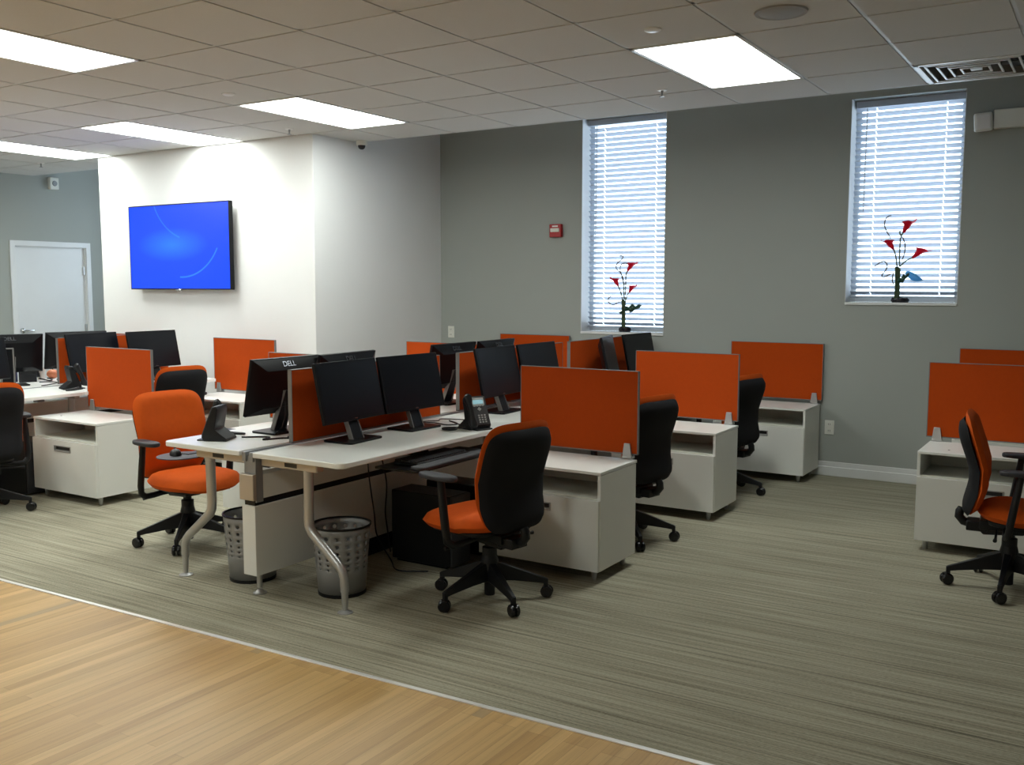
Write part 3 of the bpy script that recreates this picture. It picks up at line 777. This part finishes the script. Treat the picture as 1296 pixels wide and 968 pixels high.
# ------------------------------------------------------------------ chairs
def sup(c, n): return math.copysign(abs(c) ** (2 / n), c)
def lens_surface(nr, ns, fn):
    """rings from rim (t=1) to centre, both faces: fn(t, a, side) -> point"""
    vs = []; fs = []
    for side in (1, -1):
        o = len(vs)
        for i in range(nr):
            t = 1 - i / nr
            for k in range(ns): vs.append(fn(t, 2 * pi * k / ns, side))
        vs.append(fn(0, 0, side)); c = len(vs) - 1
        for i in range(nr - 1):
            for k in range(ns):
                q = (o + i * ns + k, o + i * ns + (k + 1) % ns, o + (i + 1) * ns + (k + 1) % ns, o + (i + 1) * ns + k)
                fs.append(q if side > 0 else q[::-1])
        for k in range(ns):
            q = (o + (nr - 1) * ns + k, o + (nr - 1) * ns + (k + 1) % ns, c); fs.append(q if side > 0 else q[::-1])
    n = nr * ns + 1
    for k in range(ns): fs.append((k, n + k, n + (k + 1) % ns, (k + 1) % ns))
    return vs, fs
def back_x(z, y):
    # spine curve of the backrest (z 0..1 bottom to top): lumbar bulge forward at 45%
    base = -.205 + .062 * math.exp(-((z - .42) / .34) ** 2) - .020 * z
    return base + .55 * y * y
def make_chair(label, arms=True):
    t = thing('office_chair', label, 'chair', (0, 0, 0), 0, 'orange and black task chairs')
    # star base (its own rotation is set per chair)
    b = MB()
    for k in range(5):
        a = 2 * pi * k / 5; m4 = RZ(a)
        V = []
        for (r, hw, z0, z1) in ((.028, .027, .100, .192), (.12, .021, .094, .158), (.24, .015, .078, .112), (.284, .013, .070, .096)):
            V += [(r, -hw, z0), (r, hw, z0), (r, hw * .7, z1), (r, -hw * .7, z1)]
        Fc = []
        for i in range(3):
            o = i * 4
            for q in range(4): Fc.append((o + q, o + (q + 1) % 4, o + 4 + (q + 1) % 4, o + 4 + q))
        Fc += [(3, 2, 1, 0), (12, 13, 14, 15)]
        Fc = [f[::-1] for f in Fc]
        b.add(V, Fc, m4)
        b.box(.268, .288, -.011, .011, .055, .094, m4)
    b.lathe([(0, .022), (.026, .024), (.027, .09), (.040, .10), (.043, .195), (.036, .225), (0, .226)], 24)
    base = b.build('star_base', 'black', t, bevel=.003)
    for k in range(5):
        a = 2 * pi * k / 5; c = MB()
        for s in (-1, 1):
            c.lathe([(0, -.009), (.024, -.009), (.030, -.004), (.030, .004), (.024, .009), (0, .009)], 20, T(0, s * .0135, .030) @ RX(pi / 2))
        c.box(-.012, .014, -.005, .005, .03, .058)
        c.build('caster', 'wheel', base, smooth=True, loc=(.283 * cos(a), .283 * sin(a), 0), rot=(0, 0, a + random.uniform(-.9, .9)))
    MB().lathe([(0, .18), (.036, .18), (.036, .262), (.024, .266), (.024, .32), (0, .32)], 20).build('gas_lift', 'black', t, smooth=True)
    mc = MB(); mc.box(-.14, .10, -.07, .07, .305, .352); mc.prism([(-.12, .275), (.06, .29), (.09, .315), (-.16, .315)], -.05, .05, Matrix(((1, 0, 0, 0), (0, 0, 1, 0), (0, 1, 0, 0), (0, 0, 0, 1))))
    mc.build('tilt_mechanism', 'black', t, bevel=.006)
    MB().tube([(.02, .06, .310), (.03, .20, .300), (.035, .265, .297)], [.006, .006, .010], 8).build('lever', 'black', t, smooth=True)
    MB().tube([(-.06, -.06, .310), (-.06, -.2, .300), (-.062, -.245, .297)], [.006, .006, .010], 8).build('lever', 'black', t, smooth=True)
    # seat
    def seat(tt, a, side):
        n = 2.7; x = sup(cos(a), n) * .240 * tt; y = sup(sin(a), n) * .250 * tt
        w = 1 - .06 * (x < 0) * (x / .24) ** 2
        th = (1 - tt ** 5) ** .5 if tt < 1 else 0
        drop = -.030 * max(0, (x - .13) / .11) ** 2 - .0 + .006 * (x < -.1)
        dish = -.010 * math.exp(-(y / .12) ** 2 - ((x + .02) / .14) ** 2)
        z = .395 + (.048 * th + dish * (side > 0) if side > 0 else -.042 * th) + drop
        return (x + .085, y * w, z)
    vs, fs = lens_surface(12, 44, seat)
    MB().add(vs, fs).build('seat', 'orange', t, smooth=True)
    MB().prism(rrect(-.10, .25, -.19, .19, .08, {0, 1, 2, 3}), .348, .372).build('seat_pan', 'black', t, bevel=.006)
    # backrest cushion and shell
    z0, z1 = .385, .895
    def bk(hw, hh, n, off_f, off_b, flat):
        def fn(tt, a, side):
            yy = sup(cos(a), n) * tt; zz = sup(sin(a), n) * tt
            zn = .5 + .5 * zz
            w = hw * (.90 + .10 * zn ** .7 if zn > 0 else .9)
            y = yy * w; z = (z0 + z1) / 2 + zz * hh
            th = (1 - tt ** flat) ** .5 if tt < 1 else 0
            x = back_x(zn, y) + (off_f * th if side > 0 else -off_b * th)
            return (x, y, z)
        return fn
    vs, fs = lens_surface(12, 52, bk(.236, .256, 5.0, .040, .012, 6))
    fs = [f[::-1] for f in fs]
    MB().add(vs, fs).build('backrest', 'orange', t, smooth=True)
    f1 = bk(.229, .242, 5.6, -.004, .036, 6)
    def shf(tt, a, side):
        x, y, z = f1(tt, a, side); return (x - .012, y, z - .019)
    vs, fs = lens_surface(10, 52, shf)
    fs = [f[::-1] for f in fs]
    MB().add(vs, fs).build('back_shell', 'shell', t, smooth=True)
    # J bar
    MB().tube([(-.225, 0, .392), (-.234, 0, .375), (-.236, 0, .350), (-.215, 0, .325), (-.17, 0, .315), (-.08, 0, .325)], [.022, .024, .025, .025, .026, .026], 12, sy=.9).build('back_support', 'black', t, smooth=True)
    MB().box(-.20, -.10, -.055, .055, .290, .34).build('hinge_block', 'black', t, bevel=.006)
    if arms:
        for s in (-1, 1):
            ar = MB().tube([(-.02, s * .10, .332), (-.02, s * .20, .320), (-.015, s * .258, .320), (-.005, s * .286, .343), (.0, s * .291, .39), (.02, s * .290, .52), (.035, s * .288, .628)], [.013, .014, .015, .016, .017, .017, .015], 12, sy=1.25)
            a_ = ar.build('armrest', 'black', t, smooth=True)
            MB().prism([(.118 * sup(cos(q), 2.6) + .06, s * .282 + .043 * sup(sin(q), 2.6)) for q in [2 * pi * k / 28 for k in range(28)]], .628, .652).build('arm_pad', 'pad', a_, bevel=.008, seg=3)
    return t
D = radians
chairs = [((-2.53, 3.83), 169, 38.6, 'office chair nearest the wood floor, seen from behind with orange seat tucked at the desk'),
          ((-2.445, 5.21), 168, 23, 'office chair with black back showing beyond the nearest window-side orange screen'),
          ((-2.42, 6.80), 168, 8, 'office chair with black back in front of the rear orange screen, by the grey wall'),
          ((-4.62, 3.74), -8, 19, 'office chair with full orange backrest facing the viewer across the nearest desk corner'),
          ((-6.42, 5.06), 172, 10, 'office chair with black back directly above the orange-fronted one, by the pale wall'),
          ((-6.36, 3.49), 167, 53, 'office chair cut off by the picture edge beside the free-standing cabinet'),
          ((-.40, 5.365), 4, 52, 'office chair seen side-on at the picture edge beside the separate cabinet')]
ch0 = None
for (x, y), f, ph, l in chairs:
    if ch0 is None:
        ch0 = make_chair(l); o = ch0
    else: o = dup(ch0, (0, 0, 0), 0, l, 'orange and black task chairs')
    o.location = (x, y, 0); o.rotation_euler = (0, 0, D(f))
    for k in o.children:
        if k.name.split('.')[0] == 'star_base': k.rotation_euler = (0, 0, D(ph - f))

# ------------------------------------------------------------------ wastebaskets
def make_basket(label, loc):
    t = thing('wastebasket', label, 'wastebasket', loc, 0, 'perforated wastebaskets')
    Hb, r0, r1 = .345, .116, .145
    cols = 16; rows = [(.300, .0105), (.262, .0098), (.226, .0088), (.194, .0074), (.166, .0060), (.142, .0048)]
    zs = [0.012, .125]; prev = .142
    V = []; Fc = []
    def P(a, z):
        r = r0 + (r1 - r0) * z / Hb; return (r * cos(a), r * sin(a), z)
    def idx(p): V.append(p); return len(V) - 1
    bands = [(.012, .130, None)]
    edges = [.130, .154, .180, .210, .244, .281, .322]
    rr = rows[::-1]
    for k in range(6): bands.append((edges[k], edges[k + 1], rr[k]))
    bands.append((.322, Hb, None))
    for (za, zb, hole) in bands:
        for c in range(cols):
            a0, a1 = 2 * pi * c / cols, 2 * pi * (c + 1) / cols
            if not hole:
                for s in range(2):
                    b0, b1 = a0 + (a1 - a0) * s / 2, a0 + (a1 - a0) * (s + 1) / 2
                    Fc.append((idx(P(b0, za)), idx(P(b1, za)), idx(P(b1, zb)), idx(P(b0, zb))))
            else:
                am = (a0 + a1) / 2; zm = (za + zb) / 2; hr = hole[1]; rad = r0 + (r1 - r0) * zm / Hb
                da = (a1 - a0) / 2; dz = (zb - za) / 2
                n = 8; outer = []; inner = []
                for q in range(n):
                    an = 2 * pi * q / n + pi / 8 * 0
                    cx_, cz_ = cos(an), sin(an); m_ = max(abs(cx_), abs(cz_))
                    outer.append(idx(P(am + da * cx_ / m_, zm + dz * cz_ / m_)))
                    inner.append(idx(P(am + hr * cx_ / rad, zm + hr * cz_)))
                for q in range(n):
                    q2 = (q + 1) % n; Fc.append((outer[q], outer[q2], inner[q2], inner[q]))
    mb = MB(); mb.v = V; mb.f = Fc
    o = mb.build('perforated_wall', 'basket', t, smooth=True)
    bm = bmesh.new(); bm.from_mesh(o.data); bmesh.ops.remove_doubles(bm, verts=bm.verts, dist=.0003); bmesh.ops.recalc_face_normals(bm, faces=bm.faces); bm.to_mesh(o.data); bm.free()
    so = o.modifiers.new('solid', 'SOLIDIFY'); so.thickness = .0016
    MB().lathe([(0, .004), (r0 + .002, .004), (r0 + .003, .0), (r0 + .004, .016), (r0, .018), (0, .01)], 40).build('bottom_ring', 'black', t, smooth=True)
    MB().lathe([(r1 - .004, Hb - .002), (r1 + .004, Hb - .002), (r1 + .005, Hb + .006), (r1 - .003, Hb + .007)], 40, closed=True).build('top_ring', 'black', t, smooth=True)
    return t
wb = make_basket('perforated silver wastebasket behind the bent desk leg, nearest the front chair', (-3.217, 3.53, 0))
dup(wb, (-3.775, 3.46, 0), .1, 'perforated silver wastebasket half hidden behind the white end panel', 'perforated wastebaskets')

# computer towers
def make_tower(label, loc):
    t = thing('computer_tower', label, 'computer', loc, 0, 'black computer towers')
    bx(-.2, .2, -.09, .09, .012, .40).build('case', 'black', t, bevel=.006)
    MB().box(.2, .212, -.088, .088, .014, .398).build('front_panel', 'key', t, bevel=.004)
    MB().box(.211, .214, -.07, .07, .33, .345).box(.211, .214, -.07, .07, .30, .315).build('drive_bay', 'slot', t)
    for s in (-1, 1): MB().box(-.17, .17, s * .07 - .012, s * .07 + .012, 0, .014).build('foot', 'black', t)
    return t
tw = make_tower('black computer tower on the floor under the front window-side desk', (-3.17, 4.20, 0))
dup(tw, (-3.17, 4.52, 0), 0, 'second black computer tower under the front desk, deeper behind the first', 'black computer towers')
dup(tw, (-6.86, 4.06, 0), 0, 'black computer tower under the desk beside the free-standing cabinet', 'black computer towers')

# loose cables
def cable(name, pts, r, label):
    P = []
    n = len(pts)
    for i in range(n - 1):
        p0_, p1_, p2_, p3_ = (Vector(pts[max(i - 1, 0)]), Vector(pts[i]), Vector(pts[i + 1]), Vector(pts[min(i + 2, n - 1)]))
        for k in range(6):
            u = k / 6
            P.append(.5 * ((2 * p1_) + (-p0_ + p2_) * u + (2 * p0_ - 5 * p1_ + 4 * p2_ - p3_) * u * u + (-p0_ + 3 * p1_ - 3 * p2_ + p3_) * u ** 3))
    P.append(Vector(pts[-1]))
    tag(MB().tube(P, r, 6).build(name, 'black', smooth=True), label, 'cable')
z = TB + .004
cable('cable', [(-3.47, 4.46, z), (-3.36, 4.50, z), (-3.25, 4.47, z), (-3.22, 4.54, z), (-3.34, 4.62, z), (-3.19, 4.52, z)], .0035, 'thin black cable looping over the desk toward the phone with lit display')
cable('cable', [(-3.47, 4.50, z), (-3.38, 4.56, z + .004), (-3.42, 4.66, z), (-3.25, 4.70, z), (-3.16, 4.60, z)], .003, 'second thin black cable crossing the desk behind the phone')
cable('cable', [(-3.90, 3.52, z), (-3.78, 3.60, z), (-3.74, 3.52, z), (-3.70, 3.60, z), (-3.66, 3.64, z), (-3.70, 3.66, z)], .005, 'tangled black cable behind the phone at the nearest desk corner')
cable('cable', [(-3.43, 3.98, .66), (-3.42, 3.98, .5), (-3.36, 3.95, .3), (-3.40, 4.02, .15), (-3.33, 4.05, .02), (-3.2, 3.95, .006), (-3.05, 4.02, .006)], .004, 'black cable hanging down the white spine panel to the carpet')
cable('cable', [(-3.42, 4.06, .66), (-3.38, 4.08, .45), (-3.34, 4.02, .3), (-3.38, 4.08, .2), (-3.36, 4.085, .05)], .004, 'black cable hanging beside the computer tower under the desk')
cable('cable', [(-7.56, 4.66, z), (-7.48, 4.74, z), (-7.38, 4.70, z), (-7.30, 4.58, z), (-7.27, 4.50, z)], .004, 'black cable trailing across the desk beside the white cup')
# small things on the desk facing the door
cp = thing('paper_cup', 'white paper cup on the desk in front of the white door', 'cup', (-7.79, 4.82, TB))
MB().lathe([(0, .0), (.028, 0), (.037, .095), (.0385, .098), (.036, .098), (.027, .004), (0, .004)], 24).build('cup_wall', 'cup', cp, smooth=True)
MB().lathe([(.036, .095), (.040, .096), (.040, .100), (.036, .100)], 24, closed=True).build('cup_rim', 'cup', cp, smooth=True)
pk = thing('pumpkin_ornament', 'small peach-orange pumpkin ornament beside the white cup', 'ornament', (-7.785, 4.925, TB))
vs = []; fs = []
for i in range(13):
    ph = -pi / 2 + pi * i / 12
    for k in range(36):
        a = 2 * pi * k / 36; rr = .048 * cos(ph) * (1 + .07 * abs(cos(4 * a)) - .04)
        vs.append((rr * cos(a), rr * sin(a), .040 + .040 * sin(ph)))
for i in range(12):
    for k in range(36): fs.append((i * 36 + k, i * 36 + (k + 1) % 36, (i + 1) * 36 + (k + 1) % 36, (i + 1) * 36 + k))
MB().add(vs, fs).build('ribbed_body', 'peach', pk, smooth=True)
MB().tube([(0, 0, .075), (.002, 0, .088), (.008, .003, .098)], [.006, .004, .004], 8).build('stalk', 'green', pk, smooth=True)
nb = tag(bx(-.04, .04, -.05, .05, 0, .095).build('storage_box', 'blue', loc=(-7.79, 4.54, TB), rot=(0, 0, 0), bevel=.004), 'small navy box behind the grey-lit monitor stand', 'box')
tag(bx(-.10, .10, -.14, .14, 0, .010).build('notepad', 'card', loc=(-7.66, 5.45, TB), bevel=.001), 'white notepad lying on the desk behind the small orange divider', 'notepad')

# ------------------------------------------------------------------ calla arrangements on the sills
def calla(base, tip, r, twist, t):
    """funnel flower opening along the stem, its long side drawn out into a point toward tip"""
    base = Vector(base); tip = Vector(tip); d = tip - base; L = d.length
    ax = (d + Vector((0, 0, .45 * L))).normalized()
    sd = (d - ax * d.dot(ax)).normalized(); nn = ax.cross(sd).normalized()
    vs = []; fs = []; n = 26; rings = 11
    for i in range(rings):
        u = i / (rings - 1); h = L * .72 * u
        rad = r * (.17 + .55 * u ** .8 + .45 * max(0, u - .72) / .28 * u)
        for k in range(n):
            a = 2 * pi * k / n; lip = max(0, cos(a)) ** 4; back = max(0, -cos(a))
            p = base + ax * (h - back * .25 * L * u ** 2) + (sd * cos(a) + nn * sin(a)) * rad
            p += (tip - (base + ax * L * .72 + sd * r * 1.1)) * lip * max(0, (u - .5) / .5) ** 2
            vs.append(tuple(p))
    for i in range(rings - 1):
        for k in range(n): fs.append((i * n + k, i * n + (k + 1) % n, (i + 1) * n + (k + 1) % n, (i + 1) * n + k))
    o = MB().add(vs, fs).build('calla_flower', 'petal', t, smooth=True)
    s = o.modifiers.new('solid', 'SOLIDIFY'); s.thickness = .0014
    MB().tube([base, base + ax * L * .35, base + ax * L * .58], [.003, .005, .003], 6).build('spadix', 'cup', o)
def leaf(P0, P1, wd, m, t, lob=0):
    P0 = Vector(P0); P1 = Vector(P1); vs = []; n = 14
    ax = P1 - P0; up = Vector((0, 0, 1))
    for i in range(n + 1):
        u = i / n
        w_ = wd * (sin(pi * u ** .75) ** .8 if 0 < u < 1 else 0) * (1 + lob * sin(u * 17) * .35)
        c = P0 + ax * u + Vector((0, 0, -.012 * sin(pi * u)))
        vs += [tuple(c + up * w_ + Vector((0, .006, 0))), tuple(c + Vector((0, -.004, 0))), tuple(c - up * w_ * .7 + Vector((0, .004, 0)))]
    fs = []
    for i in range(n):
        for q in (0, 1): fs.append((i * 3 + q, i * 3 + q + 1, i * 3 + q + 4, i * 3 + q + 3))
    o = MB().add(vs, fs).build('leaf', m, t, smooth=True)
    s = o.modifiers.new('solid', 'SOLIDIFY'); s.thickness = .0015
def curve_pts(pts, n=6):
    P = []
    for i in range(len(pts) - 1):
        a, b, c, d_ = (Vector(pts[max(i - 1, 0)]), Vector(pts[i]), Vector(pts[i + 1]), Vector(pts[min(i + 2, len(pts) - 1)]))
        for k in range(n):
            u = k / n; P.append(.5 * ((2 * b) + (-a + c) * u + (2 * a - 5 * b + 4 * c - d_) * u * u + (-a + 3 * b - 3 * c + d_) * u ** 3))
    P.append(Vector(pts[-1])); return P
def arrangement(label, loc, sc, ox, oy, pot, trunk, flowers, leaves, twigs, stems):
    t = thing('flower_arrangement', label, 'flowers', loc, 0, 'calla arrangements on the sills')
    def q(p, dy=0): return ((p[0] - ox) * sc, dy, (oy - p[1]) * sc)
    w = (pot[1] - pot[0]) * sc / 2; h = (oy - pot[2]) * sc; cx = ((pot[0] + pot[1]) / 2 - ox) * sc
    MB().lathe([(0, 0), (w * .85, 0), (w, h * .5), (w * .92, h), (w * .8, h), (w * .8, h * .6), (0, h * .5)], 28, T(cx, 0, 0) @ Matrix.Diagonal((1, min(1, .036 / w), 1, 1))).build('bowl', 'vase', t, smooth=True)
    rocks = MB()
    for k in range(14):
        a = random.uniform(0, 6.28); r_ = random.uniform(.2, .95) * w; s_ = random.uniform(.007, .011)
        rocks.lathe([(0, -s_), (s_ * .8, -s_ * .6), (s_, 0), (s_ * .8, s_ * .6), (0, s_)], 8, T(cx + r_ * cos(a), r_ * sin(a) * min(1, .030 / w), h))
    rocks.build('pebbles', 'vase', t, smooth=True)
    tr = MB(); x0, x1, yt = trunk
    for k in range(6):
        xx = x0 + (x1 - x0) * (k + .5) / 6
        tr.tube([q((xx, oy - h * .5 / sc), .006 * (k % 2)), q((xx + 3 * (-1) ** k, (yt + oy) / 2), .008 * ((k + 1) % 2)), q((xx - 2, yt + 10 * (k % 3)), .004)], 0.0062, 8)
    tr.build('stem_bundle', 'green', t, smooth=True)
    for P in stems: MB().tube(curve_pts([q(p, -.004 - .003 * i) for i, p in enumerate(P)]), .0052, 8).build('stem', 'green', t, smooth=True)
    for P in twigs: MB().tube(curve_pts([q(p, .008 - .006 * i / len(P)) for i, p in enumerate(P)], 5), [.0044] * ((len(P) - 1) * 5) + [.0025], 6).build('twig', 'twig', t, smooth=True)
    for b_, tp, r_, tw_ in flowers: calla(q(b_, -.008), q(tp, -.014), r_, tw_, t)
    for a, b_, w_, m_, lb in leaves: leaf(q(a, -.008), q(b_, -.03), w_, m_, t, lb)
    return t
arrangement('red calla lily arrangement on the sill of the taller window, behind black monitors', (-3.785, 7.945, 1.11), .000875, 305, 905,
    (245, 385, 860), (275, 318, 570),
    [((240, 435), (150, 335), .036, 1), ((340, 280), (455, 185), .038, -1), ((362, 498), (450, 415), .034, -1)],
    [((300, 670), (520, 628), .034, 'leaf', 1), ((320, 660), (450, 660), .030, 'leaf', 1), ((285, 690), (262, 700), .016, 'leaf', 0)],
    [[(292, 400), (280, 340), (250, 290), (205, 250), (215, 200), (265, 160), (282, 125), (240, 118)], [(300, 420), (262, 310), (248, 250), (270, 205), (320, 198), (355, 225)], [(275, 590), (230, 600), (175, 628), (122, 600), (125, 555), (175, 525)]],
    [[(290, 580), (268, 500), (240, 432)], [(312, 570), (322, 430), (325, 330), (342, 275)], [(315, 610), (335, 540), (362, 495)], [(300, 560), (300, 420), (292, 380)]])
arrangement('red calla lily arrangement with daylit blue leaf on the higher sill of the shorter window', (-1.452, 7.945, 1.40), .000795, 285, 908,
    (220, 395, 872), (253, 300, 560),
    [((235, 398), (110, 295), .038, 1), ((312, 238), (430, 100), .042, -1), ((405, 480), (580, 410), .040, -1)],
    [((275, 705), (395, 625), .030, 'leaf', 1), ((345, 620), (515, 690), .036, 'leaf_daylit', 0)],
    [[(195, 280), (165, 230), (138, 170), (140, 110), (165, 75), (195, 66)], [(300, 270), (330, 340), (330, 430), (310, 500)], [(50, 560), (100, 525), (145, 505), (175, 550), (160, 600), (130, 640), (145, 660), (215, 632)], [(245, 740), (228, 690), (235, 620)]],
    [[(270, 580), (258, 480), (235, 395)], [(290, 560), (288, 400), (292, 290), (315, 232)], [(295, 560), (345, 510), (408, 475)], [(300, 270), (282, 240), (285, 210)]])

# ------------------------------------------------------------------ daylight and view
wd = bpy.data.worlds.new('outdoors'); bpy.context.scene.world = wd; wd.use_nodes = True
bg = wd.node_tree.nodes['Background']; bg.inputs['Color'].default_value = (.70, .86, 1.0, 1); bg.inputs['Strength'].default_value = 4.3
sc = bpy.context.scene
sc.view_settings.view_transform = 'Standard'; sc.view_settings.look = 'None'; sc.view_settings.gamma = 1
sc.view_settings.use_curve_mapping = False
sc.view_settings.exposure = .45
sc.cycles.max_bounces = 8; sc.cycles.diffuse_bounces = 3
sc.cycles.use_denoising = True
sc.cycles.sample_clamp_indirect = 8
